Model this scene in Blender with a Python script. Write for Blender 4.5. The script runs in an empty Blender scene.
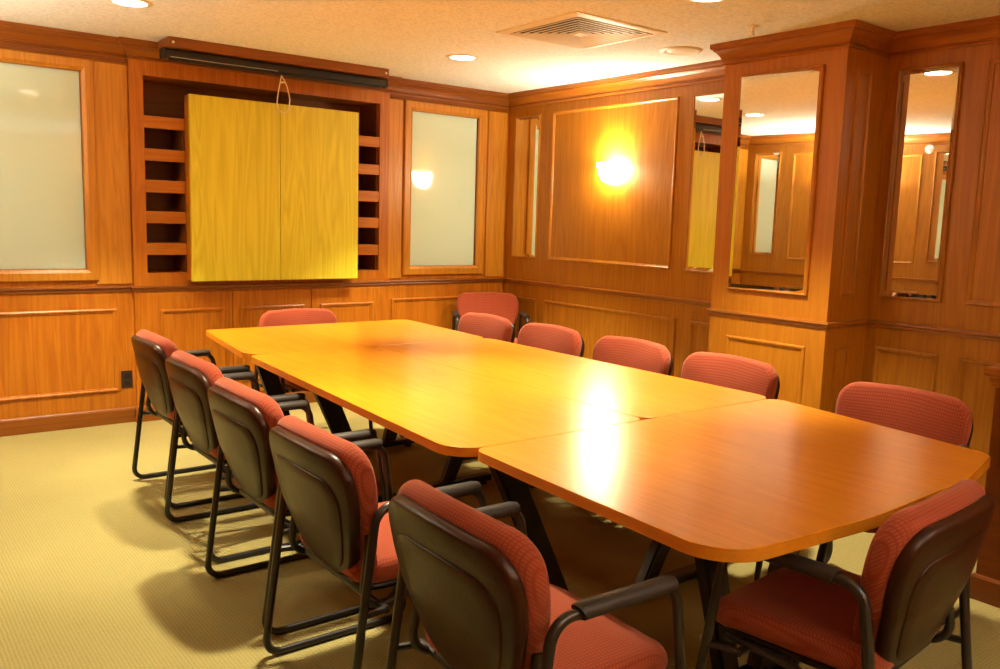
import bpy, bmesh, math, random
from mathutils import Vector, Matrix
random.seed(7)
PI = math.pi
scene = bpy.context.scene
COL = scene.collection

# ------------------------------------------------------------------ helpers
def link(o, parent=None):
    COL.objects.link(o)
    if parent is not None:
        o.parent = parent
    return o

def obj(name, bm, mat, parent=None, smooth=False, angle=40):
    bmesh.ops.recalc_face_normals(bm, faces=bm.faces[:])
    me = bpy.data.meshes.new(name)
    bm.to_mesh(me); bm.free()
    me.materials.append(mat)
    if smooth:
        for p in me.polygons: p.use_smooth = True
        try: me.set_sharp_from_angle(angle=math.radians(angle))
        except Exception: pass
    o = bpy.data.objects.new(name, me)
    return link(o, parent)

def tag(o, label=None, cat=None, group=None, kind=None):
    if label: o['label'] = label
    if cat: o['category'] = cat
    if group: o['group'] = group
    if kind: o['kind'] = kind
    return o

def thing(name, label, cat, loc=(0, 0, 0), rz=0.0, group=None):
    o = bpy.data.objects.new(name, None)
    o.empty_display_size = 0.1
    o.location = loc; o.rotation_euler = (0, 0, rz)
    link(o)
    return tag(o, label, cat, group)

def box(bm, x0, x1, y0, y1, z0, z1, bev=0.0):
    x0, x1 = min(x0, x1), max(x0, x1); y0, y1 = min(y0, y1), max(y0, y1); z0, z1 = min(z0, z1), max(z0, z1)
    vs = [bm.verts.new(c) for c in ((x0,y0,z0),(x1,y0,z0),(x1,y1,z0),(x0,y1,z0),(x0,y0,z1),(x1,y0,z1),(x1,y1,z1),(x0,y1,z1))]
    fs = [bm.faces.new([vs[i] for i in q]) for q in ((3,2,1,0),(4,5,6,7),(0,1,5,4),(1,2,6,5),(2,3,7,6),(3,0,4,7))]
    if bev > 0:
        es = list({e for f in fs for e in f.edges})
        bmesh.ops.bevel(bm, geom=es, offset=bev, segments=2, profile=0.5, affect='EDGES')
    return bm

def nb(): return bmesh.new()

def fillet(pts, rad, n=6, closed=False):
    """round the corners of a polyline; rad is one number or one per point"""
    P = [Vector(p) for p in pts]; N = len(P); out = []
    for i in range(N):
        r = rad[i] if isinstance(rad, (list, tuple)) else rad
        if (not closed and i in (0, N-1)) or r <= 0:
            out.append(P[i]); continue
        a, b, c = P[(i-1) % N], P[i], P[(i+1) % N]
        d1, d2 = (a-b), (c-b)
        l1, l2 = d1.length, d2.length
        d1.normalize(); d2.normalize()
        ang = d1.angle(d2)
        t = min(r/math.tan(ang/2), l1*0.49, l2*0.49)
        s, e = b+d1*t, b+d2*t
        rr = t*math.tan(ang/2)
        bis = (d1+d2).normalized(); cen = b+bis*(rr/math.sin(ang/2))
        v0, v1 = s-cen, e-cen
        tot = v0.angle(v1)
        for k in range(n+1):
            f = k/n
            if tot < 1e-5: v = v0.lerp(v1, f)
            else: v = (v0*math.sin((1-f)*tot)+v1*math.sin(f*tot))/math.sin(tot)
            out.append(cen+v)
    return out

def tube(bm, pts, r, n=10, closed=False, sx=1.0):
    P = [Vector(p) for p in pts]; N = len(P)
    rings = []
    def tan(i):
        if closed: return (P[(i+1) % N]-P[(i-1) % N]).normalized()
        if i == 0: return (P[1]-P[0]).normalized()
        if i == N-1: return (P[-1]-P[-2]).normalized()
        return (P[i+1]-P[i-1]).normalized()
    t = tan(0)
    up = Vector((0, 1, 0)) if abs(t.y) < 0.9 else Vector((1, 0, 0))
    u = (up-t*up.dot(t)).normalized()
    for i in range(N):
        t = tan(i)
        u = (u-t*u.dot(t)).normalized()
        v = t.cross(u)
        rings.append([bm.verts.new(P[i]+u*(r*sx*math.cos(2*PI*k/n))+v*(r*math.sin(2*PI*k/n))) for k in range(n)])
    M = N if closed else N-1
    for i in range(M):
        a, b = rings[i], rings[(i+1) % N]
        for k in range(n):
            bm.faces.new((a[k], a[(k+1) % n], b[(k+1) % n], b[k]))
    if not closed:
        bm.faces.new(list(reversed(rings[0]))); bm.faces.new(rings[-1])
    return bm

def lathe(bm, prof, cx=0, cy=0, n=32, a0=0, a1=2*PI):
    full = abs(a1-a0-2*PI) < 1e-6
    m = n if full else n+1
    rings = []
    for r, z in prof:
        if r < 1e-6: rings.append([bm.verts.new((cx, cy, z))]); continue
        rings.append([bm.verts.new((cx+r*math.cos(a0+(a1-a0)*k/n), cy+r*math.sin(a0+(a1-a0)*k/n), z)) for k in range(m)])
    for a, b in zip(rings[:-1], rings[1:]):
        for k in range(n):
            k2 = (k+1) % m if full else k+1
            if len(a) == 1 and len(b) == 1: continue
            if len(a) == 1: bm.faces.new((a[0], b[k2], b[k]))
            elif len(b) == 1: bm.faces.new((a[k], a[k2], b[0]))
            else: bm.faces.new((a[k], a[k2], b[k2], b[k]))
    return bm

def prism(bm, outline, z0, z1, bev=0.0, seg=2):
    """vertical prism from an XY outline, top edge eased"""
    O = [Vector((p[0], p[1])) for p in outline]
    def ring(z, ins):
        N = len(O); vs = []
        for i in range(N):
            a, b, c = O[i-1], O[i], O[(i+1) % N]
            d = (c-a).normalized(); nrm = Vector((-d.y, d.x))
            q = b+nrm*ins
            vs.append(bm.verts.new((q.x, q.y, z)))
        return vs
    area = sum(O[i-1].x*O[i].y-O[i].x*O[i-1].y for i in range(len(O)))
    if area < 0: O.reverse()
    rings = [ring(z0, bev), ring(z0+bev, 0), ring(z1-bev, 0)]
    for k in range(1, seg+1):
        a = k/seg*PI/2
        rings.append(ring(z1-bev+bev*math.sin(a), bev*(1-math.cos(a))))
    for a, b in zip(rings[:-1], rings[1:]):
        for i in range(len(a)):
            j = (i+1) % len(a)
            bm.faces.new((a[i], a[j], b[j], b[i]))
    bm.faces.new(rings[-1]); bm.faces.new(list(reversed(rings[0])))
    return bm

def rect_frame(bm, o, U, V, W, u0, u1, v0, v1, prof):
    """mitred rectangular moulding in the plane (o,U,V), W points out of the wall; prof = [(inset, out)]"""
    o, U, V, W = Vector(o), Vector(U), Vector(V), Vector(W)
    cs = []
    for (u, v, su, sv) in ((u0, v0, 1, 1), (u1, v0, -1, 1), (u1, v1, -1, -1), (u0, v1, 1, -1)):
        cs.append([bm.verts.new(o+U*(u+su*p)+V*(v+sv*p)+W*q) for p, q in prof])
    m = len(prof)
    for i in range(4):
        a, b = cs[i], cs[(i+1) % 4]
        for k in range(m-1):
            bm.faces.new((a[k], a[k+1], b[k+1], b[k]))
    return bm
MOULD = [(-0.004, 0.0), (-0.002, 0.009), (0.004, 0.013), (0.011, 0.012), (0.016, 0.007), (0.022, 0.006), (0.024, 0.0)]
CASING = [(0.0, 0.0), (0.0, 0.018), (0.006, 0.024), (0.05, 0.024), (0.06, 0.018), (0.07, 0.012), (0.075, -0.01), (0.075, -0.03)]

def sweep_wall(bm, path, prof, prev=None, nxt=None):
    """horizontal moulding along an XY wall path, room on the right-hand side; prof = [(out, z)]"""
    P = [Vector(p) for p in path]; N = len(P)
    ext = [Vector(prev) if prev else None] + P + [Vector(nxt) if nxt else None]
    rings = []
    for i in range(N):
        a, b, c = ext[i], ext[i+1], ext[i+2]
        ds = []
        if a is not None: ds.append((b-a).normalized())
        if c is not None: ds.append((c-b).normalized())
        ns = [Vector((d.y, -d.x)) for d in ds]
        if len(ns) == 2:
            m = (ns[0]+ns[1]); m = m/(1+ns[0].dot(ns[1]))
        else: m = ns[0]
        rings.append([bm.verts.new((b.x+m.x*q, b.y+m.y*q, z)) for q, z in prof])
    for a, b in zip(rings[:-1], rings[1:]):
        for k in range(len(prof)-1):
            bm.faces.new((a[k], b[k], b[k+1], a[k+1]))
    for r in (rings[0], rings[-1]):
        if len(r) > 2: bm.faces.new(r)
    return bm

def pillow(bm, outline, xf, xb, bend, steps=7, edge=0.03):
    """upholstered pad: outline in (a,b); thickness rises from the rim; xf/xb = front and back depth; bend(a,b)->offset.
    returned coordinates are (depth, a, b)"""
    O = [Vector((p[0], p[1])) for p in outline]; N = len(O)
    c = sum(O, Vector((0, 0)))/N
    def nrm(i):
        d = (O[(i+1) % N]-O[i-1]).normalized(); return Vector((-d.y, d.x))
    area = sum(O[i-1].x*O[i].y-O[i].x*O[i-1].y for i in range(N))
    if area < 0: O.reverse()
    seq = []
    for k in range(steps+1):                      # back rim -> round edge -> front
        t = -PI/2+PI*k/steps
        seq.append(((xb+xf)/2+(xf-xb)/2*math.sin(t), edge*(1-math.cos(t))))
    rings = []
    for d, ins in seq:
        ring = []
        for i in range(N):
            q = O[i]+nrm(i)*ins
            ring.append(bm.verts.new((d+bend(q.x, q.y), q.x, q.y)))
        rings.append(ring)
    for s, add in ((0.75, 0.006), (0.5, 0.010), (0.25, 0.012)):
        ring = []
        for i in range(N):
            q = c+(O[i]+nrm(i)*edge-c)*s
            ring.append(bm.verts.new((xf+add+bend(q.x, q.y), q.x, q.y)))
        rings.append(ring)
    backs = []
    for s in (0.75, 0.5, 0.25):
        ring = []
        for i in range(N):
            q = c+(O[i]+nrm(i)*edge-c)*s
            ring.append(bm.verts.new((xb+bend(q.x, q.y), q.x, q.y)))
        backs.append(ring)
    rings = list(reversed(backs))+rings
    for a, b in zip(rings[:-1], rings[1:]):
        for i in range(N):
            j = (i+1) % N
            bm.faces.new((a[i], a[j], b[j], b[i]))
    for r in (rings[0], rings[-1]):
        v = bm.verts.new(sum((x.co for x in r), Vector())/N)
        for i in range(N): bm.faces.new((r[i], r[(i+1) % N], v))
    return bm

# ------------------------------------------------------------------ materials
def base_mat(name):
    m = bpy.data.materials.new(name); m.use_nodes = True
    nt = m.node_tree; p = nt.nodes['Principled BSDF']
    return m, nt, p

def plain(name, col, rough=0.5, metal=0.0, spec=0.5, coat=0.0, emit=None, strength=0.0, noise=0.0):
    m, nt, p = base_mat(name)
    p.inputs['Base Color'].default_value = (*col, 1)
    p.inputs['Roughness'].default_value = rough
    p.inputs['Metallic'].default_value = metal
    p.inputs['Specular IOR Level'].default_value = spec
    p.inputs['Coat Weight'].default_value = coat
    if emit:
        p.inputs['Emission Color'].default_value = (*emit, 1)
        p.inputs['Emission Strength'].default_value = strength
    if noise > 0:
        tc = nt.nodes.new('ShaderNodeTexCoord'); n = nt.nodes.new('ShaderNodeTexNoise')
        n.inputs['Scale'].default_value = 90; n.inputs['Detail'].default_value = 3
        nt.links.new(tc.outputs['Object'], n.inputs['Vector'])
        b = nt.nodes.new('ShaderNodeBump'); b.inputs['Strength'].default_value = noise; b.inputs['Distance'].default_value = 0.002
        nt.links.new(n.outputs['Fac'], b.inputs['Height']); nt.links.new(b.outputs['Normal'], p.inputs['Normal'])
    return m

def wood(name, dark, light, axis='Z', rough=0.35, coat=0.0, fine=60.0, contrast=1.0, figure=0.35, spec=0.5):
    m, nt, p = base_mat(name)
    N, L = nt.nodes, nt.links
    tc = N.new('ShaderNodeTexCoord')
    def mp(s_across, s_along):
        k = N.new('ShaderNodeMapping')
        s = [s_across]*3; s['XYZ'.index(axis)] = s_along
        k.inputs['Scale'].default_value = s
        L.new(tc.outputs['Object'], k.inputs['Vector']); return k
    n1 = N.new('ShaderNodeTexNoise'); n1.inputs['Scale'].default_value = 1; n1.inputs['Detail'].default_value = 4
    n1.inputs['Roughness'].default_value = 0.65
    L.new(mp(fine, fine*0.035).outputs[0], n1.inputs['Vector'])
    n2 = N.new('ShaderNodeTexNoise'); n2.inputs['Scale'].default_value = 1; n2.inputs['Detail'].default_value = 2
    n2.inputs['Distortion'].default_value = 0.6
    L.new(mp(7, 0.55).outputs[0], n2.inputs['Vector'])
    mul = N.new('ShaderNodeMath'); mul.operation = 'MULTIPLY'; mul.inputs[1].default_value = 9.0
    L.new(n2.outputs['Fac'], mul.inputs[0])
    sn = N.new('ShaderNodeMath'); sn.operation = 'PINGPONG'; sn.inputs[1].default_value = 0.5
    L.new(mul.outputs[0], sn.inputs[0])
    mix = N.new('ShaderNodeMix'); mix.data_type = 'FLOAT'; mix.inputs[0].default_value = figure
    L.new(n1.outputs['Fac'], mix.inputs[2]); L.new(sn.outputs[0], mix.inputs[3])
    cr = N.new('ShaderNodeValToRGB')
    w = 0.22/contrast
    cr.color_ramp.elements[0].position = max(0, 0.45-w); cr.color_ramp.elements[0].color = (*dark, 1)
    cr.color_ramp.elements[1].position = min(1, 0.45+w); cr.color_ramp.elements[1].color = (*light, 1)
    L.new(mix.outputs[0], cr.inputs['Fac'])
    L.new(cr.outputs['Color'], p.inputs['Base Color'])
    p.inputs['Roughness'].default_value = rough
    p.inputs['Specular IOR Level'].default_value = spec
    p.inputs['Coat Weight'].default_value = coat; p.inputs['Coat Roughness'].default_value = 0.26
    b = N.new('ShaderNodeBump'); b.inputs['Strength'].default_value = 0.08; b.inputs['Distance'].default_value = 0.001
    L.new(n1.outputs['Fac'], b.inputs['Height']); L.new(b.outputs['Normal'], p.inputs['Normal'])
    return m

M = {}
M['cherry'] = wood('cherry_veneer', (0.32, 0.106, 0.005), (0.48, 0.194, 0.012), 'Z', 0.38)
M['oak'] = wood('oak_stained', (0.355, 0.098, 0.004), (0.53, 0.185, 0.010), 'Z', 0.36, contrast=1.2)
M['oak_light'] = wood('oak_frame', (0.44, 0.165, 0.010), (0.60, 0.27, 0.025), 'Z', 0.36, contrast=1.2)
M['oak_h'] = wood('oak_rail', (0.38, 0.115, 0.006), (0.55, 0.20, 0.012), 'X', 0.36, contrast=1.2)
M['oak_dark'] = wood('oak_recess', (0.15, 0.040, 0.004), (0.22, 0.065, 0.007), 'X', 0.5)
M['trim_x'] = wood('trim_x', (0.19, 0.050, 0.004), (0.29, 0.090, 0.007), 'X', 0.34)
M['trim_y'] = wood('trim_y', (0.27, 0.075, 0.005), (0.40, 0.135, 0.010), 'Y', 0.34)
M['yellow'] = wood('golden_veneer', (0.62, 0.54, 0.024), (0.82, 0.75, 0.056), 'Z', 0.42, fine=45, contrast=0.9, figure=0.5)
M['table'] = wood('table_laminate', (0.56, 0.190, 0.007), (0.70, 0.260, 0.011), 'Y', 0.26, coat=0.12, spec=0.45, fine=70, contrast=0.8, figure=0.25)
M['edge'] = wood('table_edge', (0.58, 0.20, 0.008), (0.70, 0.26, 0.012), 'Y', 0.35, fine=70, contrast=0.8)
M['mahogany'] = wood('dark_cherry', (0.17, 0.040, 0.006), (0.25, 0.065, 0.010), 'Y', 0.34)
M['black_metal'] = plain('black_metal', (0.018, 0.014, 0.012), 0.32, 0.0, 0.6)
M['black_base'] = plain('black_table_base', (0.012, 0.010, 0.009), 0.4, 0.0, 0.5)
M['shell'] = plain('black_plastic', (0.034, 0.0088, 0.003), 0.33, 0.0, 0.28, noise=0.25)
M['pad'] = plain('black_armpad', (0.025, 0.02, 0.016), 0.5, 0.0, 0.4, noise=0.3)
M['black'] = plain('black_case', (0.010, 0.008, 0.008), 0.45)
M['grey_highlight'] = plain('grey_highlight', (0.35, 0.33, 0.30), 0.5)  # painted highlight for the black screen case
M['dark_slot'] = plain('dark_slot', (0.012, 0.006, 0.005), 0.8)
M['white_metal'] = plain('white_paint', (0.80, 0.76, 0.66), 0.45)
M['cord'] = plain('cream_cord', (0.80, 0.66, 0.40), 0.7)
M['outlet'] = plain('brown_plastic', (0.035, 0.014, 0.008), 0.4)
M['steel'] = plain('steel', (0.7, 0.66, 0.6), 0.3, 1.0)
M['mirror'] = plain('mirror_glass', (0.90, 0.89, 0.84), 0.015, 1.0)
M['frost'] = plain('frosted_glass', (0.60, 0.78, 0.68), 0.06, 0.0, 0.5)
M['lamp'] = plain('lamp_diffuser', (0.9, 0.85, 0.7), 0.4, emit=(1.0, 0.90, 0.66), strength=14.0)
M['bulb_added'] = plain('sconce_glass_added', (0.9, 0.85, 0.7), 0.4, emit=(1.0, 0.84, 0.52), strength=6.0)  # weak glow for the added sconces behind the camera
M['bulb_mid'] = plain('sconce_glass_mid', (0.9, 0.85, 0.7), 0.4, emit=(1.0, 0.84, 0.52), strength=30.0)
M['bulb'] = plain('sconce_glass', (0.9, 0.85, 0.7), 0.4, emit=(1.0, 0.84, 0.52), strength=80.0)

def mat_ceiling():
    m, nt, p = base_mat('stipple_ceiling')
    N, L = nt.nodes, nt.links
    tc = N.new('ShaderNodeTexCoord')
    n = N.new('ShaderNodeTexNoise'); n.inputs['Scale'].default_value = 55; n.inputs['Detail'].default_value = 4; n.inputs['Roughness'].default_value = 0.7
    L.new(tc.outputs['Object'], n.inputs['Vector'])
    cr = N.new('ShaderNodeValToRGB'); cr.color_ramp.elements[0].position = 0.36; cr.color_ramp.elements[1].position = 0.56
    cr.color_ramp.elements[0].color = (0.72, 0.77, 0.79, 1); cr.color_ramp.elements[1].color = (0.90, 0.94, 0.96, 1)
    L.new(n.outputs['Fac'], cr.inputs['Fac']); L.new(cr.outputs['Color'], p.inputs['Base Color'])
    b = N.new('ShaderNodeBump'); b.inputs['Strength'].default_value = 0.7; b.inputs['Distance'].default_value = 0.006
    L.new(n.outputs['Fac'], b.inputs['Height']); L.new(b.outputs['Normal'], p.inputs['Normal'])
    p.inputs['Roughness'].default_value = 0.95; p.inputs['Specular IOR Level'].default_value = 0.1
    return m
M['ceiling'] = mat_ceiling()

def mat_carpet():
    m, nt, p = base_mat('beige_carpet')
    N, L = nt.nodes, nt.links
    tc = N.new('ShaderNodeTexCoord')
    mp = N.new('ShaderNodeMapping'); mp.inputs['Rotation'].default_value = (0, 0, 0.0)
    L.new(tc.outputs['Object'], mp.inputs['Vector'])
    def wave(d):
        w = N.new('ShaderNodeTexWave'); w.wave_type = 'BANDS'; w.bands_direction = d
        w.inputs['Scale'].default_value = 26; w.inputs['Distortion'].default_value = 0.6; w.inputs['Detail'].default_value = 1
        L.new(mp.outputs[0], w.inputs['Vector']); return w
    a, b_ = wave('X'), wave('Y')
    mul = N.new('ShaderNodeMath'); mul.operation = 'MULTIPLY'
    L.new(a.outputs['Fac'], mul.inputs[0]); L.new(b_.outputs['Fac'], mul.inputs[1])
    n = N.new('ShaderNodeTexNoise'); n.inputs['Scale'].default_value = 160; n.inputs['Detail'].default_value = 3
    L.new(tc.outputs['Object'], n.inputs['Vector'])
    n2 = N.new('ShaderNodeTexNoise'); n2.inputs['Scale'].default_value = 2.2
    L.new(tc.outputs['Object'], n2.inputs['Vector'])
    ad = N.new('ShaderNodeMath'); ad.operation = 'ADD'; L.new(mul.outputs[0], ad.inputs[0]); L.new(n.outputs['Fac'], ad.inputs[1])
    ad2 = N.new('ShaderNodeMath'); ad2.operation = 'MULTIPLY_ADD'; ad2.inputs[1].default_value = 0.35
    L.new(n2.outputs['Fac'], ad2.inputs[0]); L.new(ad.outputs[0], ad2.inputs[2])
    cr = N.new('ShaderNodeValToRGB'); cr.color_ramp.elements[0].position = 0.45; cr.color_ramp.elements[1].position = 1.0
    cr.color_ramp.elements[0].color = (0.25, 0.205, 0.068, 1); cr.color_ramp.elements[1].color = (0.37, 0.31, 0.115, 1)
    L.new(ad2.outputs[0], cr.inputs['Fac']); L.new(cr.outputs['Color'], p.inputs['Base Color'])
    b = N.new('ShaderNodeBump'); b.inputs['Strength'].default_value = 0.5; b.inputs['Distance'].default_value = 0.004
    L.new(ad.outputs[0], b.inputs['Height']); L.new(b.outputs['Normal'], p.inputs['Normal'])
    p.inputs['Roughness'].default_value = 0.95; p.inputs['Specular IOR Level'].default_value = 0.1
    return m
M['carpet'] = mat_carpet()

def mat_fabric(name, c0, c1):
    m, nt, p = base_mat(name)
    N, L = nt.nodes, nt.links
    tc = N.new('ShaderNodeTexCoord')
    sep = N.new('ShaderNodeSeparateXYZ'); L.new(tc.outputs['UV'], sep.inputs[0])
    def tri(sock, s):
        a = N.new('ShaderNodeMath'); a.operation = 'MULTIPLY'; a.inputs[1].default_value = s; L.new(sock, a.inputs[0])
        b = N.new('ShaderNodeMath'); b.operation = 'PINGPONG'; b.inputs[1].default_value = 0.5; L.new(a.outputs[0], b.inputs[0])
        return b
    a, b_ = tri(sep.outputs['X'], 104), tri(sep.outputs['Y'], 104)
    mn = N.new('ShaderNodeMath'); mn.operation = 'MINIMUM'; L.new(a.outputs[0], mn.inputs[0]); L.new(b_.outputs[0], mn.inputs[1])
    cr = N.new('ShaderNodeValToRGB'); cr.color_ramp.elements[0].position = 0.08; cr.color_ramp.elements[1].position = 0.26
    cr.color_ramp.elements[0].color = (*c0, 1); cr.color_ramp.elements[1].color = (*c1, 1)
    L.new(mn.outputs[0], cr.inputs['Fac']); L.new(cr.outputs['Color'], p.inputs['Base Color'])
    bp = N.new('ShaderNodeBump'); bp.inputs['Strength'].default_value = 0.4; bp.inputs['Distance'].default_value = 0.002
    L.new(mn.outputs[0], bp.inputs['Height']); L.new(bp.outputs['Normal'], p.inputs['Normal'])
    p.inputs['Roughness'].default_value = 0.9; p.inputs['Specular IOR Level'].default_value = 0.15
    p.inputs['Sheen Weight'].default_value = 0.25; p.inputs['Sheen Roughness'].default_value = 0.5
    p.inputs['Sheen Tint'].default_value = (1.0, 0.6, 0.45, 1)
    return m
M['fabric'] = mat_fabric('red_check_fabric', (0.265, 0.043, 0.018), (0.345, 0.074, 0.032))

# ------------------------------------------------------------------ room numbers (metres)
H = 2.497           # ceiling
RX = -5.15          # left wall
FY = -7.6           # wall behind the camera
RAIL = 0.920
CD = 0.409          # depth of the column on the right wall
CY0, CY1 = -2.612, -3.403
CABX0, CABX1, CABY = -3.129, -1.205, -0.03
WT, WB = 2.29, 1.036
MT, MB1, MB2 = 2.293, 1.123, 1.067

# floor / ceiling
o = obj('floor', box(nb(), RX-.2, .2, FY-.2, .5, -.08, 0), M['carpet']); tag(o, 'beige carpet with a fine grid weave', kind='structure')
o = obj('ceiling', box(nb(), RX-.2, .2, FY-.2, .5, H, H+.08), M['ceiling']); tag(o, 'cream stippled ceiling', kind='structure')

# back wall, built round two window openings and the recess of the book shelves
WL0, WL1, WR0, WR1 = -4.825, -3.412, -0.98, -0.325
RC0, RC1, RCB, RCT = -3.043, -1.288, 1.006, 2.290     # recess opening
bm = nb()
T = .40
for (a, b, z0, z1) in ((RX-.2, WL0, 0, H), (WL0, WL1, 0, WB), (WL0, WL1, WT-.02, H), (WL1, RC0, 0, H), (RC0, RC1, 0, RCB), (RC0, RC1, RCT, H),
                       (RC1, WR0, 0, H), (WR0, WR1, 0, WB), (WR0, WR1, WT-.02, H), (WR1, .2, 0, H)):
    box(bm, a, b, 0, T, z0, z1)
wall_back = obj('wall_back', bm, M['oak']); tag(wall_back, 'oak panelled wall with two frosted windows', kind='structure')
bm = nb(); box(bm, 0, .2, FY-.2, 0, 0, H)
wall_right = obj('wall_right', bm, M['cherry']); tag(wall_right, 'cherry panelled wall with tall narrow mirrors', kind='structure')
bm = nb(); box(bm, RX-.2, RX, FY-.2, 0, 0, H)
wall_left = obj('wall_left', bm, M['cherry']); tag(wall_left, 'panelled wall seen only in the mirrors', kind='structure')
bm = nb(); box(bm, RX, 0, FY-.2, FY, 0, H)
wall_front = obj('wall_front', bm, M['cherry']); tag(wall_front, kind='structure')
M['column'] = wood('column_veneer', (0.38, 0.125, 0.006), (0.52, 0.20, 0.012), 'Z', 0.38)
bm = nb(); box(bm, -CD, 0, CY1, CY0, 0, H)
column = obj('wall_column', bm, M['column']); tag(column, 'square panelled column projecting from the right wall', kind='structure')

# panel mouldings: children of their walls
def mould_x(parent, y, x0, x1, z0, z1, mat):     # on a wall facing -Y
    return obj('panel_moulding', rect_frame(nb(), (0, y, 0), (1, 0, 0), (0, 0, 1), (0, -1, 0), x0, x1, z0, z1, MOULD), mat, parent)
def mould_y(parent, x, y0, y1, z0, z1, mat, sgn=-1):     # on a wall facing sgn*X
    return obj('panel_moulding', rect_frame(nb(), (x, 0, 0), (0, 1, 0), (0, 0, 1), (sgn, 0, 0), min(y0, y1), max(y0, y1), z0, z1, MOULD), mat, parent)
PB, PT = 0.222, 0.770
mould_x(wall_back, 0, -4.95, -3.238, PB, PT, M['oak'])
mould_x(wall_back, 0, -1.150, -0.20, PB, PT, M['oak'])
# flat stiles of lighter oak beside the windows
def flat(name, parent, mat, *b):
    return obj(name, box(nb(), *b, bev=.003), mat, parent)
flat('stile', wall_back, M['oak_light'], -3.352, -3.136, -.010, .002, .935, 2.345)
flat('stile', wall_back, M['oak_light'], -1.200, -1.070, -.010, .002, .935, 2.345)
flat('stile', wall_back, M['oak_light'], -0.222, -0.026, -.010, .002, .935, 2.345)
flat('stile', wall_back, M['oak_light'], -5.14, -4.90, -.010, .002, .935, 2.345)
for (y0, y1) in ((-.174, -.459), (-.564, -1.989), (-2.126, -2.53), (-3.474, -3.825), (-3.947, -5.30), (-5.42, -5.76), (-5.9, -7.4)):
    mould_y(wall_right, 0, y0, y1, PB, PT, M['cherry'])
mould_y(wall_right, 0, -.590, -1.908, 1.116, 2.309, M['cherry'])
mould_y(wall_right, 0, -3.945, -5.28, 1.060, 2.300, M['cherry'])
mould_y(wall_right, 0, -5.9, -7.4, 1.060, 2.300, M['cherry'])
mould_y(column, -CD, -2.748, -3.283, PB, PT, M['column'])
for (z0, z1) in ((PB, PT), (1.065, 2.288)):
    obj('panel_moulding', rect_frame(nb(), (0, CY1, 0), (1, 0, 0), (0, 0, 1), (0, -1, 0), -.305, -.165, z0, z1, MOULD), M['column'], column)
for (y0, y1) in ((-.174, -.459), (-.564, -1.989), (-2.126, -2.53), (-2.7, -3.0), (-3.15, -4.6), (-4.75, -7.4)):
    mould_y(wall_left, RX, y0, y1, PB, PT, M['cherry'], 1)
for (y0, y1) in ((-.59, -1.908), (-3.15, -4.6), (-4.75, -7.4)):
    mould_y(wall_left, RX, y0, y1, 1.08, 2.28, M['cherry'], 1)
for (x0, x1) in ((-4.9, -3.5), (-3.3, -1.9), (-1.7, -.3)):
    for (z0, z1) in ((PB, PT), (1.08, 2.28)):
        obj('panel_moulding', rect_frame(nb(), (0, FY, 0), (1, 0, 0), (0, 0, 1), (0, 1, 0), x0, x1, z0, z1, MOULD), M['cherry'], wall_front)

# windows: frosted panes with an oak casing
def window(name, x0, x1, label):
    bm = nb(); box(bm, x0-.01, x1+.01, .022, .034, WB-.01, WT-.01)
    w = obj(name, bm, M['frost']); tag(w, label, kind='structure')
    fr = rect_frame(nb(), (0, 0, 0), (1, 0, 0), (0, 0, 1), (0, -1, 0), x0-.075, x1+.075, WB-.075, WT-.02+.075, CASING)
    obj('window_frame', fr, M['oak_light'], w)
    return w
window('window_1', WL0, WL1, 'wide frosted glass pane in an oak frame left of the shelves')
window('window_2', WR0, WR1, 'narrow frosted glass pane in an oak frame right of the shelves')

# crown, chair rail, baseboard on each wall (mitred at corners)
CROWN = [(0, 2.380), (.012, 2.380), (.016, 2.388), (.012, 2.396), (.009, 2.398), (.009, 2.404), (.016, 2.407), (.022, 2.420), (.034, 2.440), (.048, 2.454), (.056, 2.459), (.056, 2.466), (.064, 2.467), (.070, 2.476), (.070, H), (0, H)]
BEAD = [(0, 2.338), (.010, 2.340), (.016, 2.348), (.012, 2.360), (.006, 2.364), (.004, 2.385), (0, 2.386)]
RAILP = [(0, .882), (.008, .884), (.012, .894), (.010, .900), (.018, .904), (.024, .912), (.022, .920), (0, .922)]
BASE = [(0, 0), (.016, 0), (.016, .088), (.012, .098), (.006, .104), (0, .106)]
PLAN = {
    'back': ([(RX, 0), (CABX0, 0), (CABX0, CABY), (CABX1, CABY), (CABX1, 0), (0, 0)], (RX, FY), (0, CY0), 'trim_x'),
    'right': ([(0, 0), (0, CY0), (-CD, CY0), (-CD, CY1), (0, CY1), (0, FY)], (RX, 0), (RX, FY), 'trim_y'),
    'front': ([(0, FY), (RX, FY)], (0, 0), (RX, 0), 'trim_x'),
    'left': ([(RX, FY), (RX, 0)], (0, FY), (0, 0), 'trim_y')}
k = 0
for side, (path, pv, nx, mt) in PLAN.items():
    if side == 'right': pv = (CABX1, 0)
    o = obj('baseboard_'+side, sweep_wall(nb(), path, BASE, pv, nx), M[mt]); tag(o, kind='structure')
    k += 1; o = obj('trim_%d' % k, sweep_wall(nb(), path, CROWN, pv, nx), M[mt]); tag(o, 'crown moulding', kind='structure')
    k += 1; o = obj('trim_%d' % k, sweep_wall(nb(), path, RAILP, pv, nx), M[mt], smooth=True, angle=25); tag(o, 'chair rail', kind='structure')
for path in ([(RX, 0), (CABX0, 0)], [(CABX1, 0), (0, 0)]):
    k += 1; o = obj('trim_%d' % k, sweep_wall(nb(), path, BEAD), M['trim_x'], smooth=True, angle=25); tag(o, 'bead under the crown', kind='structure')

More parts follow.
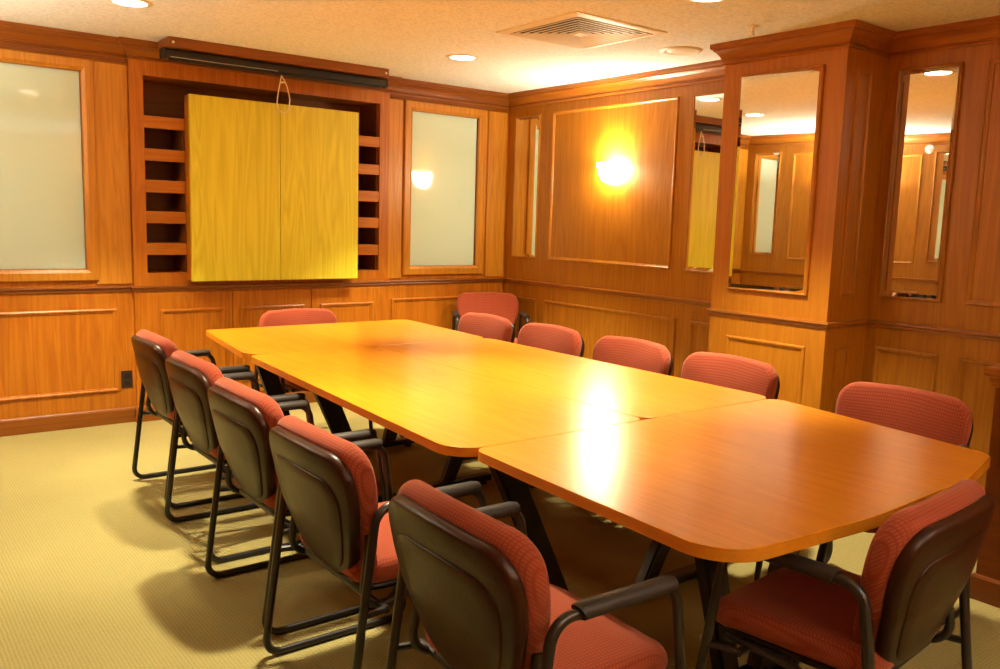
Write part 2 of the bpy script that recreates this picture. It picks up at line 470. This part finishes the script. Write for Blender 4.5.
# ------------------------------------------------------------------ mirrors
def wall_mirror(x, y0, y1, z0, z1, label, wallmat, sgn=-1, yaw=0.0):
    """bevelled mirror let into a wall facing sgn*X"""
    yc = (y0+y1)/2
    t = thing('wall_mirror', label, 'mirror', (x, yc, z0), 0, 'bevelled mirrors let into the panelling')
    hw, h = abs(y1-y0)/2, z1-z0
    bm = nb()
    b = .022
    ca, sa = math.cos(yaw), math.sin(yaw)
    def P(y, z, out):
        return bm.verts.new((sgn*(out+.012)+sgn*y*sa, y*ca, z))
    outer = [P(-hw, 0, -.004), P(hw, 0, -.004), P(hw, h, -.004), P(-hw, h, -.004)]
    inner = [P(-hw+b, b, 0), P(hw-b, b, 0), P(hw-b, h-b, 0), P(-hw+b, h-b, 0)]
    back = [P(-hw, 0, -.009), P(hw, 0, -.009), P(hw, h, -.009), P(-hw, h, -.009)]
    bm.faces.new(inner)
    for i in range(4):
        j = (i+1) % 4
        bm.faces.new((outer[i], outer[j], inner[j], inner[i]))
        bm.faces.new((back[i], back[j], outer[j], outer[i]))
    obj('mirror_glass', bm, M['mirror'], t)
    pr = [(-.014, 0), (-.014, .010), (-.009, .014), (-.003, .012), (0, .010), (0, 0)]
    if yaw: pr = [(-.012, 0), (-.012, .018), (-.006, .022), (-.001, .018), (0, 0)]
    obj('mirror_frame', rect_frame(nb(), (0, 0, 0), (0, 1, 0), (0, 0, 1), (sgn, 0, 0), -hw, hw, 0, h, pr), wallmat, t)
    return t
wall_mirror(0, -.112, -.419, MB1, MT, 'narrow mirror beside the back corner, reflecting a frosted window', M['cherry'])
wall_mirror(0, -2.056, -2.50, MB1, MT, 'narrow mirror half hidden by the column, reflecting the golden cabinet', M['cherry'])
wall_mirror(-CD, -2.750, -3.265, MB2, MT, 'wide mirror on the front of the square column', M['column'], -1, math.radians(2.9))
wall_mirror(0, -3.485, -3.803, MB2, MT, 'tall narrow mirror on the dark wall at the right of the column', M['cherry'], -1, math.radians(4.0))
LM = -4.5
wall_mirror(RX, -.419, -.112, MB1, MT, 'narrow mirror on the left wall, seen only in the column mirror', M['cherry'], 1)
wall_mirror(RX, -2.50, -2.056, MB1, MT, 'narrow mirror past the sconce on the left wall, seen only in the tall right mirror', M['cherry'], 1, math.radians(LM))

# ------------------------------------------------------------------ built-in shelves
bk = thing('built_in_bookcase', 'oak built-in shelves between the frosted windows, mostly behind the golden cabinet', 'bookcase', ((CABX0+CABX1)/2, CABY, 0))
bx = (CABX0+CABX1)/2; by = CABY
def L_(x0, x1, y0, y1, z0, z1): return (x0-bx, x1-bx, y0-by, y1-by, z0, z1)
bm = nb()
for b in ((CABX0, RC0, CABY, .004, RAIL, 2.40), (RC1, CABX1, CABY, .004, RAIL, 2.40), (RC0, RC1, CABY, .004, RAIL, RCB), (RC0, RC1, CABY, .004, RCT, 2.40)):
    box(bm, *L_(*b))
obj('face_frame', bm, M['oak'], bk)
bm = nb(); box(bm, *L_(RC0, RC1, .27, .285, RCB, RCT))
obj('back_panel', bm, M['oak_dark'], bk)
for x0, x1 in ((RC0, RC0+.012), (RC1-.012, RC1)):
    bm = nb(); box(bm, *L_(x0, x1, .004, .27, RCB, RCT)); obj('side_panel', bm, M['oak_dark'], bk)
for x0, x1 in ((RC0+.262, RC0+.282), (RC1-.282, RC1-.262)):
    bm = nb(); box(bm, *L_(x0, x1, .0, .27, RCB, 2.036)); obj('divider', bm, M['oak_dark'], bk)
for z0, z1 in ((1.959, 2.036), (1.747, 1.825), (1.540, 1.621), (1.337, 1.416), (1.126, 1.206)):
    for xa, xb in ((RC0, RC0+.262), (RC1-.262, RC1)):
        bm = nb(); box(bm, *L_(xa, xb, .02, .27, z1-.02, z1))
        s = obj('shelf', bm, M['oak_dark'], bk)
        bm = nb(); box(bm, *L_(xa, xb, CABY+.004, .02, z0, z1), bev=.002)
        obj('shelf_lip', bm, M['oak_h'], s)
# lower cupboard
bm = nb(); box(bm, *L_(CABX0, CABX1, CABY, .0, .0, RAIL))
obj('lower_body', bm, M['oak'], bk)
for x0, x1, p0, p1 in ((CABX0+.03, -2.474, -2.968, -2.530), (-2.468, -1.868, -2.406, -1.926), (-1.862, CABX1-.03, -1.791, -1.344)):
    bm = nb(); box(bm, *L_(x0, x1, CABY-.008, CABY, .13, .872), bev=.002)
    d = obj('cupboard_door', bm, M['oak'], bk)
    obj('panel_moulding', rect_frame(nb(), (0, -.008, 0), (1, 0, 0), (0, 0, 1), (0, -1, 0), p0-bx, p1-bx, PB, .755, MOULD), M['oak'], d)

# ------------------------------------------------------------------ golden whiteboard cabinet
YX0, YX1, YXC, YZ0, YZ1 = -2.783, -1.532, -2.153, .955, 2.187
wc = thing('wall_cabinet', 'large golden wood cabinet with two closed doors hung before the shelves', 'cabinet', (YXC, -.034, YZ0))
bm = nb(); box(bm, YX0-YXC, YX1-YXC, -.076, 0, 0, YZ1-YZ0, bev=.003)
obj('cabinet_body', bm, M['oak'], wc)
for x0, x1 in ((YX0, YXC-.0015), (YXC+.0015, YX1)):
    bm = nb(); box(bm, x0-YXC, x1-YXC, -.108, -.0775, -.003, YZ1-YZ0+.003, bev=.004)
    obj('door', bm, M['yellow'], wc)

# ------------------------------------------------------------------ projection screen on its board
sb = thing('mounting_board', 'dark oak board fixed above the black screen case at the ceiling', 'board', (-2.205, -.235, H-.062))
bm = nb(); box(bm, -.768, .800, -.125, .10, .0, .0615, bev=.003); obj('plank', bm, M['trim_x'], sb)
for x in (-.742, .775):
    bm = nb(); tube(bm, [(x, -.124, .028), (x, -.131, .028)], .008, 10); obj('screw', bm, M['white_metal'], sb)
sc = thing('projection_screen', 'closed black roll-up projection screen above the golden cabinet', 'screen', (-2.187, -.27, 2.404))
hl = .790
cs = fillet([(0, -.034, -.030), (0, .034, -.030), (0, .034, .030), (0, -.034, .030)], .014, 5, True)
bm = nb()
ra = [bm.verts.new((-hl, p.y, p.z)) for p in cs]; rb = [bm.verts.new((hl, p.y, p.z)) for p in cs]
for i in range(len(ra)):
    j = (i+1) % len(ra); bm.faces.new((ra[i], ra[j], rb[j], rb[i]))
bm.faces.new(ra); bm.faces.new(rb)
obj('screen_case', bm, M['black'], sc, smooth=True, angle=50)
for s in (-1, 1):
    bm = nb(); box(bm, s*hl, s*(hl+.02), -.037, .037, -.034, .030, bev=.006); obj('end_cap', bm, M['black'], sc)
bm = nb(); box(bm, -hl+.03, -.05, -.0365, -.033, -.024, -.019); obj('case_highlight', bm, M['grey_highlight'], sc)  # grey strip paints the reflected light along the left of the case
bm = nb(); box(bm, -hl+.02, hl-.05, -.030, -.012, -.044, -.030, bev=.003); obj('bottom_bar', bm, M['black'], sc)
pts = [(.0, -.03, -.04), (-.012, -.045, -.075), (-.028, -.052, -.15), (-.034, -.05, -.21), (-.022, -.05, -.255), (.012, -.052, -.268), (.036, -.05, -.235), (.040, -.05, -.18), (.026, -.048, -.11), (.012, -.042, -.07), (.0, -.03, -.045)]
pts = [(-.022+x*1.25, y, z*1.12) for x, y, z in pts]
bm = nb(); tube(bm, fillet(pts, .03, 3), .0042, 8)
tube(bm, [(-.039, -.045, -.095), (-.001, -.045, -.090)], .006, 8)
obj('pull_cord', bm, M['cord'], sc, smooth=True)

# ------------------------------------------------------------------ outlet
ot = thing('power_outlet', 'dark brown power outlet on the panelling beside the farthest left chair', 'outlet', (-3.185, 0, .237))
bm = nb(); box(bm, -.036, .036, -.006, 0, 0, .116, bev=.003); obj('cover_plate', bm, M['outlet'], ot)
for z in (.034, .082):
    bm = nb(); box(bm, -.017, .017, -.009, -.005, z-.014, z+.014, bev=.002); obj('socket', bm, M['black'], ot)

# ------------------------------------------------------------------ ceiling fixtures
def downlight(x, y, label, power):
    t = thing('ceiling_downlight', label, 'ceiling light', (x, y, H), 0, 'recessed round ceiling lights')
    obj('trim_ring', lathe(nb(), [(.082, -.003), (.086, -.007), (.104, -.006), (.110, -.001), (.110, .002), (.082, .002)], n=40), M['white_metal'], t, smooth=True)
    obj('diffuser', lathe(nb(), [(0, -.004), (.07, -.004), (.083, -.002), (.083, .001)], n=40), M['lamp'], t, smooth=True)
    l = bpy.data.lights.new('downlight_lamp', 'SPOT'); l.shadow_soft_size = .07; l.energy = power; l.color = LCOL; l.spot_size = math.radians(83); l.spot_blend = .5
    lo = bpy.data.objects.new('downlight_lamp', l); link(lo, t); lo.location = (0, 0, -.012)
    return t
LCOL = (1.0, .89, .62)
DL = 300
downlight(-1.29, -1.13, 'round white ceiling light before the right frosted window', DL)
downlight(-3.39, -1.10, 'round white ceiling light cut by the top edge, left of the black screen', DL)
downlight(-1.36, -3.24, 'round white ceiling light cut by the top edge, near the column', DL)
downlight(-3.15, -3.26, 'round ceiling light over the left chairs, seen only in mirrors', DL)

vt = thing('ceiling_vent', 'square cream air vent with stepped slats in the stippled ceiling', 'air vent', (-1.262, -2.255, H))
bm = nb(); rect_frame(bm, (0, 0, 0), (1, 0, 0), (0, 1, 0), (0, 0, -1), -.345, .345, -.345, .345, [(0, -.002), (.003, .006), (.02, .010), (.055, .012), (.058, .004), (.058, -.02)])
obj('vent_frame', bm, M['white_metal'], vt)
bm = nb(); box(bm, -.305, .305, -.305, .305, -.003, -.001); obj('vent_throat', bm, M['dark_slot'], vt)
for i in range(7):
    e = .286-i*.037
    rect_ = rect_frame(nb(), (0, 0, 0), (1, 0, 0), (0, 1, 0), (0, 0, -1), -e, e, -e, e, [(0, .014), (.0, .017), (.009, .017), (.027, .0055), (.026, .0035), (.008, .0145), (0, .014)])
    obj('vent_slat', rect_, M['white_metal'], vt)
bm = nb(); box(bm, -.035, .035, -.035, .035, -.018, -.003, bev=.002); obj('vent_core', bm, M['white_metal'], vt)

sp = thing('ceiling_speaker', 'round cream ceiling speaker between the vent and the column', 'speaker', (-.475, -2.315, H))
obj('speaker_rim', lathe(nb(), [(.085, -.006), (.10, -.012), (.122, -.010), (.130, -.002), (.130, .001)], n=48), M['white_metal'], sp, smooth=True)
obj('speaker_grille', lathe(nb(), [(0, -.010), (.05, -.010), (.085, -.006), (.088, -.003)], n=48), M['white_metal'], sp, smooth=True)

sk = thing('fire_sprinkler', 'small white sprinkler head on the ceiling above the column', 'sprinkler', (-.711, -3.017, H))
obj('escutcheon', lathe(nb(), [(0, -.008), (.02, -.008), (.034, -.002), (.034, .001)], n=24), M['white_metal'], sk, smooth=True)
bm = lathe(nb(), [(0, -.03), (.007, -.03), (.008, -.008), (0, -.008)], n=12); obj('sprinkler_body', bm, M['white_metal'], sk, smooth=True)
bm = nb()
for s in (-1, 1): tube(bm, fillet([(s*.007, 0, -.022), (s*.016, 0, -.034), (s*.004, 0, -.048)], .006, 3), .0025, 6)
obj('sprinkler_arms', bm, M['white_metal'], sk, smooth=True)
obj('deflector', lathe(nb(), [(0, -.050), (.016, -.050), (.017, -.047), (0, -.047)], n=16), M['white_metal'], sk)

# wall clock-like round detector on the left wall (only in the tall mirror)
dt = thing('round_detector', 'small round cream detector high on the left wall, seen only in the tall mirror', 'detector', (RX, -1.975, 2.335), 0)
bm = lathe(nb(), [(0, .025), (.03, .025), (.045, .015), (.048, 0)], n=24)
bmesh.ops.rotate(bm, verts=bm.verts[:], cent=(0, 0, 0), matrix=Matrix.Rotation(PI/2, 3, 'Y'))
obj('detector_cap', bm, M['white_metal'], dt, smooth=True)

# ------------------------------------------------------------------ sconces
def sconce(x, y, z, rz, label, up=1.0):
    t = thing('wall_sconce', label, 'wall lamp', (x, y, z), rz, 'half-bowl wall sconces')
    # half bowl, flat side against the wall, open top
    prof = [(.012, -.155), (.05, -.148), (.088, -.125), (.112, -.085), (.122, -.035), (.124, 0), (.118, 0), (.115, -.035), (.105, -.082), (.082, -.118), (.048, -.140), (.0, -.145)]
    bm = lathe(nb(), prof, n=24, a0=PI/2, a1=PI*1.5)
    obj('glass_bowl', bm, M['bulb'] if up == 1.0 else M['bulb_mid'] if up == 1.05 else M['bulb_added'], t, smooth=True)
    bm = nb(); box(bm, -.012, 0, -.06, .06, -.13, .0, bev=.004)
    obj('back_plate', bm, M['steel'], t)
    l = bpy.data.lights.new('sconce_lamp', 'AREA'); l.shape = 'DISK'; l.size = .08; l.energy = SCW*(.12 if up == 1.0 else .75 if up == 1.05 else up); l.color = (1.0, .93, .74); l.spread = PI
    lo = bpy.data.objects.new('sconce_lamp', l); link(lo, t); lo.location = (-.062, 0, -.01); lo.rotation_euler = (PI, 0, 0)
    return t
SCW = 60
sconce(0, -1.30, 1.875, 0, 'glowing half-bowl wall sconce on the tall cherry panel')
sconce(RX, -1.30, 1.875, PI, 'glowing half-bowl wall sconce on the left wall, seen only in mirrors', 1.05)
sconce(-1.6, FY, 1.875, -PI/2, 'right-hand of two half-bowl sconces added behind the camera to brighten the ceiling', .9)  # this and the next sconce are added, unseen, to lift the near ceiling
sconce(-3.6, FY, 1.875, -PI/2, 'left-hand of two half-bowl sconces added behind the camera to brighten the ceiling', .9)

# ------------------------------------------------------------------ tables
def table_outline(pts, rad): 
    return [(p.x, p.y) for p in fillet([(x, y, 0) for x, y in pts], rad, 8, True)]
TZ0, TZ1 = .710, .740
GT = 'wood-topped tables pushed together into one long conference table'
def conference_table(label, pts, rad, legs):
    cx = sum(p[0] for p in pts)/len(pts); cy = sum(p[1] for p in pts)/len(pts)
    t = thing('conference_table', label, 'table', (cx, cy, 0), 0, GT)
    loc = [(x-cx, y-cy) for x, y in pts]
    ol = table_outline(loc, rad)
    top = obj('tabletop', prism(nb(), ol, TZ0+.001, TZ1, .002), M['table'], t, smooth=True, angle=12)
    # edge band
    band = nb()
    O = [Vector(p) for p in ol]
    if sum(O[i-1].x*O[i].y-O[i].x*O[i-1].y for i in range(len(O))) < 0: O.reverse()
    r0, r1 = [], []
    for i in range(len(O)):
        d = (O[(i+1) % len(O)]-O[i-1]).normalized(); nrm = Vector((d.y, -d.x))
        q = O[i]+nrm*.0012
        r0.append(band.verts.new((q.x, q.y, TZ0))); r1.append(band.verts.new((q.x, q.y, TZ1-.0024)))
    for i in range(len(O)):
        j = (i+1) % len(O); band.faces.new((r0[i], r0[j], r1[j], r1[i]))
    obj('edge_band', band, M['edge'], top, smooth=True, angle=30)
    ys = []
    for (xt, xb, y, xe) in legs:
        # xt: top of the leaning blade, xb: its foot, xe: far end of the foot bar
        bm = nb()
        d = .5*.05
        w0, w1 = .052, .040
        v = []
        sec = [(xt, TZ0-.03, w0), (xt+(xb-xt)*.35, .46, .048), (xb, .05, w1)]
        rings = []
        for (x, z, w) in sec:
            rings.append([bm.verts.new((x-cx+a, y-cy+b, z)) for a, b in ((-w, -d), (w, -d), (w, d), (-w, d))])
        for a, b in zip(rings[:-1], rings[1:]):
            for i in range(4): bm.faces.new((a[i], a[(i+1) % 4], b[(i+1) % 4], b[i]))
        bm.faces.new(rings[0]); bm.faces.new(rings[-1])
        bmesh.ops.bevel(bm, geom=bm.edges[:], offset=.008, segments=2, affect='EDGES')
        leg = obj('leg', bm, M['black_base'], t, smooth=True)
        bm = nb(); box(bm, min(xt-.05, xb, xe)-cx, max(xt+.0, xb, xe)-cx, y-cy-.03, y-cy+.03, .018, .055, bev=.008)
        obj('foot', bm, M['black_base'], leg)
        lo_, hi_ = min(xt-.05, xb, xe)-cx, max(xt, xb, xe)-cx
        for gx in (lo_+.04, hi_-.04):
            bm = lathe(nb(), [(0, 0), (.022, 0), (.022, .01), (.01, .02), (0, .02)], gx, y-cy, 12); obj('glide', bm, M['black_base'], leg)
        bm = nb(); box(bm, min(xt-.08, xe)-cx, max(xt+.08, xe)-cx, y-cy-.025, y-cy+.025, TZ0-.035, TZ0, bev=.004)
        obj('bracket', bm, M['black_base'], t)
        ys.append((xt, y))
    if len(ys) >= 2:
        bm = nb()
        xm = (ys[0][0]+ys[1][0])/2
        if abs(ys[0][1]-ys[1][1]) > .1:
            box(bm, xm-.025-cx, xm+.025-cx, ys[0][1]-cy, ys[1][1]-cy, TZ0-.075, TZ0-.035, bev=.004)
        else:
            box(bm, ys[0][0]-cx, ys[1][0]-cx, ys[0][1]-.025-cy, ys[1][1]+.025-cy, TZ0-.075, TZ0-.035, bev=.004)
        obj('crossbar', bm, M['black_base'], t)
    return t
G = .0012
conference_table('far end table tapering towards the golden cabinet', [(-3.005, -1.03), (-1.64, -1.03), (-1.69, -2.015+G), (-3.135, -2.015+G)], [.05, .08, .06, .11],
                 [(-2.86, -2.66, -1.50, -2.40), (-1.86, -2.04, -1.50, -2.30)])
conference_table('long middle table along the left row of chairs', [(-3.125, -2.015-G), (-2.445-G, -2.015-G), (-2.445-G, -3.974+G), (-3.262, -3.974+G)], [.05, .06, .045, .11],
                 [(-2.94, -2.66, -2.38, -2.52), (-3.02, -2.70, -3.87, -2.54)])
conference_table('long middle table along the right row of chairs', [(-2.445+G, -2.015-G), (-1.685, -2.015-G), (-1.685, -3.974+G), (-2.445+G, -3.974+G)], [.06, .08, .08, .075],
                 [(-1.92, -2.20, -2.38, -2.34), (-1.92, -2.29, -3.87, -2.36)])
conference_table('near end table with a bowed end, cut off from the long tables by a seam', [(-3.200, -3.974-G), (-1.690, -3.974-G), (-1.842, -4.882), (-2.20, -4.962), (-2.72, -4.985), (-3.25, -4.945)],
                 [.05, .06, .085, .8, .8, .13],
                 [(-2.78, -2.60, -4.50, -2.30), (-2.26, -2.44, -4.50, -2.70)])

# ------------------------------------------------------------------ chairs
def uv_planar(o, ax):
    """simple planar UVs in metres for the woven fabric"""
    me = o.data
    uv = me.uv_layers.new(name='UVMap')
    for lp in me.loops:
        c = me.vertices[lp.vertex_index].co
        uv.data[lp.index].uv = (c.y, c.z+c.x*.8) if ax == 'x' else (c.y, c.x-c.z*.8)

TILT = math.radians(12)
def back_point(d, a, b):
    """d: forward of shell plane, a: lateral, b: up along the back"""
    x = -.197-b*math.sin(TILT)+d*math.cos(TILT)
    z = .395+b*math.cos(TILT)+d*math.sin(TILT)
    return Vector((x, a, z))
def back_outline(top, w, wb, rt, rb):
    return [(p.x, p.y) for p in fillet([(-wb, 0, 0), (wb, 0, 0), (w, top*.55, 0), (w*.985, top-.018, 0), (0, top, 0), (-w*.985, top-.018, 0), (-w, top*.55, 0)],
                                       [rb, rb, .5, rt, 1.2, rt, .5], 8, True)]
def bend_back(a, b): return a*a*.38+max(0, .18-b)*.12

CG = 'red conference chairs with black sled frames'
def make_chair(label):
    t = thing('conference_chair', label, 'chair', (0, 0, 0), 0, CG)
    # moulded back shell
    bm = nb(); pillow(bm, back_outline(.412, .256, .150, .115, .14), .022, -.014, bend_back, 6, .012)
    for v in bm.verts: v.co = back_point(*v.co)
    sh = obj('back_shell', bm, M['shell'], t, smooth=True, angle=60); sh['label'] = 'black plastic back shell'
    # raised inset panel on the back of the shell
    bm = nb(); pillow(bm, [(a, b+.018) for a, b in back_outline(.318, .205, .120, .085, .115)], -.010, -.0185, bend_back, 3, .004)
    for v in bm.verts: v.co = back_point(*v.co)
    obj('shell_panel', bm, M['shell'], sh, smooth=True, angle=60)
    # back cushion
    bm = nb(); pillow(bm, [(a, b+.012) for a, b in back_outline(.418, .266, .165, .125, .13)], .080, .012, bend_back, 8, .028)
    for v in bm.verts: v.co = back_point(*v.co)
    o = obj('back_cushion', bm, M['fabric'], t, smooth=True, angle=80); o['label'] = 'red checked back cushion'; uv_planar(o, 'x')
    # seat
    so = [(p.x, p.y) for p in fillet([(-.225, -.215, 0), (.225, -.215, 0), (.245, .25, 0), (-.245, .25, 0)], [.08, .08, .11, .11], 8, True)]
    bm = nb(); pillow(bm, so, .465, .395, lambda a, b: -max(0, b-.10)**2*1.5+a*a*.18, 8, .03)
    for v in bm.verts: v.co = Vector((v.co.z+.02, v.co.y, v.co.x))
    o = obj('seat', bm, M['fabric'], t, smooth=True, angle=80); o['label'] = 'red checked seat cushion'; uv_planar(o, 'z')
    po = [(p.x, p.y) for p in fillet([(-.20, -.20, 0), (.20, -.20, 0), (.215, .215, 0), (-.215, .215, 0)], .07, 6, True)]
    bm = nb(); pillow(bm, po, .398, .378, lambda a, b: 0, 3, .006)
    for v in bm.verts: v.co = Vector((v.co.z+.02, v.co.y, v.co.x))
    obj('seat_pan', bm, M['black_base'], t, smooth=True, angle=50)
    # side frames: one closed loop of tube each
    for s in (-1, 1):
        y = s*.283
        lp = [(-.262, y, .0125), (-.178, y, .652), (.165, y, .652), (.262, y, .0125)]
        bm = nb(); tube(bm, fillet(lp, [.05, .055, .06, .05], 7, True), .0125, 10, True)
        fr = obj('sled_frame', bm, M['black_metal'], t, smooth=True)
        ap = fillet([(-.10, y, .656), (.135, y, .656)], 0)
        bm = nb(); tube(bm, [(-.112, y, .654), (-.108, y, .656), (.138, y, .656), (.150, y, .653)], .0185, 12, False, 1.25)
        obj('arm_pad', bm, M['pad'], fr, smooth=True)
        # inner support: from the shell down and forward under the seat
        yi = s*.238
        ip = [(-.168, yi*.95, .56), (-.200, yi, .340), (.02, yi*.93, .372), (.19, yi*.9, .378)]
        bm = nb(); tube(bm, fillet(ip, [0, .06, .1, 0], 7), .0115, 10)
        obj('support_tube', bm, M['black_metal'], t, smooth=True)
    bm = nb(); tube(bm, [(-.14, -.276, .355), (-.14, .276, .355)], .011, 10); tube(bm, [(.13, -.26, .366), (.13, .26, .366)], .011, 10)
    for s in (-1, 1):
        tube(bm, [(.13, s*.255, .366), (.13, s*.255, .366), (.205, s*.283, .372)], .010, 8)
        tube(bm, [(-.14, s*.27, .355), (-.218, s*.283, .358)], .010, 8)
    obj('crossbar', bm, M['black_metal'], t, smooth=True)
    return t

def copy_tree(o, parent=None):
    c = o.copy(); COL.objects.link(c)
    if parent is not None: c.parent = parent; c.matrix_parent_inverse = o.matrix_parent_inverse.copy()
    for ch in list(o.children): copy_tree(ch, c)
    return c
D = math.degrees
CH = [  # x, y of chair centre, heading, label
    (-3.240, -1.63, 0, 'red chair at the left of the table, farthest of the left row, beside the outlet'),
    (-3.295, -2.385, 0, 'red chair, second from the far end of the left row'),
    (-3.350, -3.09, 0, 'red chair in the middle of the left row, its back partly behind the next chair'),
    (-3.400, -3.785, 0, 'red chair of the left row with its sled frame in view, behind the foreground chair'),
    (-3.430, -4.550, -2, 'large foreground red chair at the bottom, seen from behind at the near left corner'),
    (-2.680, -4.885, 95, 'red chair seen from behind at the bowed near end, lower right'),
    (-1.625, -4.37, 180, 'dark red chair in shade at the right of the near end table'),
    (-1.580, -3.51, 180, 'bright red chair back across the table, before the square column'),
    (-1.575, -2.875, 180, 'bright red chair back across the table, just left of the column'),
    (-1.590, -2.23, 180, 'darker red chair back across the table, third from the corner'),
    (-1.605, -1.615, 180, 'small bright red chair back across the table, in front of the corner chair'),
    (-2.350, -1.08, -90, 'red chair at the far head of the table before the cupboard doors'),
    (-0.462, -0.42, 180+60, 'red chair pushed into the back corner, facing into the room'),
]
proto = None
for i, (x, y, a, lab) in enumerate(CH):
    if proto is None:
        c = proto = make_chair(lab)
    else:
        c = copy_tree(proto)
    c['label'] = lab
    c.location = (x, y, 0); c.rotation_euler = (0, 0, math.radians(a))

# ------------------------------------------------------------------ credenza cut by the right edge
cr = thing('credenza', 'dark wood cabinet end with a moulded top at the right edge', 'cabinet', (-.90, -5.45, 0))
bm = nb(); box(bm, -.30, .30, -.84, .84, 0, .86, bev=.003); obj('body', bm, M['mahogany'], cr)
bm = nb()
pl = [(-.30, .84), (.30, .84), (.30, -.84), (-.30, -.84), (-.30, .84)]
def ring_mould(bm, pr):
    P = [(-.30, .84), (-.30, -.84), (.30, -.84), (.30, .84)]
    rs = []
    for (x, y) in P:
        sx, sy = (1 if x > 0 else -1), (1 if y > 0 else -1)
        rs.append([bm.verts.new((x+sx*q, y+sy*q, z)) for q, z in pr])
    for i in range(4):
        a, b = rs[i], rs[(i+1) % 4]
        for k in range(len(pr)-1): bm.faces.new((a[k], a[k+1], b[k+1], b[k]))
    return rs
rs = ring_mould(bm, [(0, .845), (.008, .848), (.010, .862), (.016, .868), (.020, .884), (.030, .890), (.034, .900), (.034, .918), (.028, .924)])
bm.faces.new([r[-1] for r in rs])
obj('moulded_top', bm, M['trim_y'], cr)
bm = nb(); ring_mould(bm, [(0, 0), (.014, 0), (.014, .09), (.008, .10), (0, .102)]); obj('plinth', bm, M['mahogany'], cr)
obj('panel_moulding', rect_frame(nb(), (-.30, 0, 0), (0, 1, 0), (0, 0, 1), (-1, 0, 0), -.74, .74, .18, .76, MOULD), M['mahogany'], cr)

# ------------------------------------------------------------------ world, camera, view
w = bpy.data.worlds.new('World'); scene.world = w; w.use_nodes = True
w.node_tree.nodes['Background'].inputs[0].default_value = (0, 0, 0, 1)
w.node_tree.nodes['Background'].inputs[1].default_value = 0.0

S = 1.42
pitch, roll, yaw = 0.1316, -0.0296, 0.6592
fw = Vector((math.sin(yaw)*math.cos(pitch), math.cos(yaw)*math.cos(pitch), -math.sin(pitch)))
rt = Vector((math.cos(yaw), -math.sin(yaw), 0)); dn = fw.cross(rt)
c_, s_ = math.cos(roll), math.sin(roll)
X = c_*rt+s_*dn; Dn = -s_*rt+c_*dn
cam = bpy.data.cameras.new('camera'); co = bpy.data.objects.new('camera', cam); link(co)
cam.sensor_fit = 'HORIZONTAL'; cam.sensor_width = 36.0; cam.lens = 857.85/1000*36.0
cam.clip_start = .05
m = Matrix.Identity(4)
for i in range(3):
    m[i][0], m[i][1], m[i][2] = X[i], -Dn[i], -fw[i]
m[0][3], m[1][3], m[2][3] = -3.2951*S, -4.2261*S, S
co.matrix_world = m
scene.camera = co

scene.view_settings.view_transform = 'Standard'
scene.view_settings.look = 'None'
scene.view_settings.gamma = 1.0
scene.view_settings.exposure = 0.83
try: scene.view_settings.use_curve_mapping = False
except Exception: pass
cy = scene.cycles
cy.max_bounces = 8; cy.diffuse_bounces = 5; cy.glossy_bounces = 5
cy.use_denoising = True
cy.sample_clamp_indirect = 6.0
cy.caustics_reflective = False; cy.caustics_refractive = False
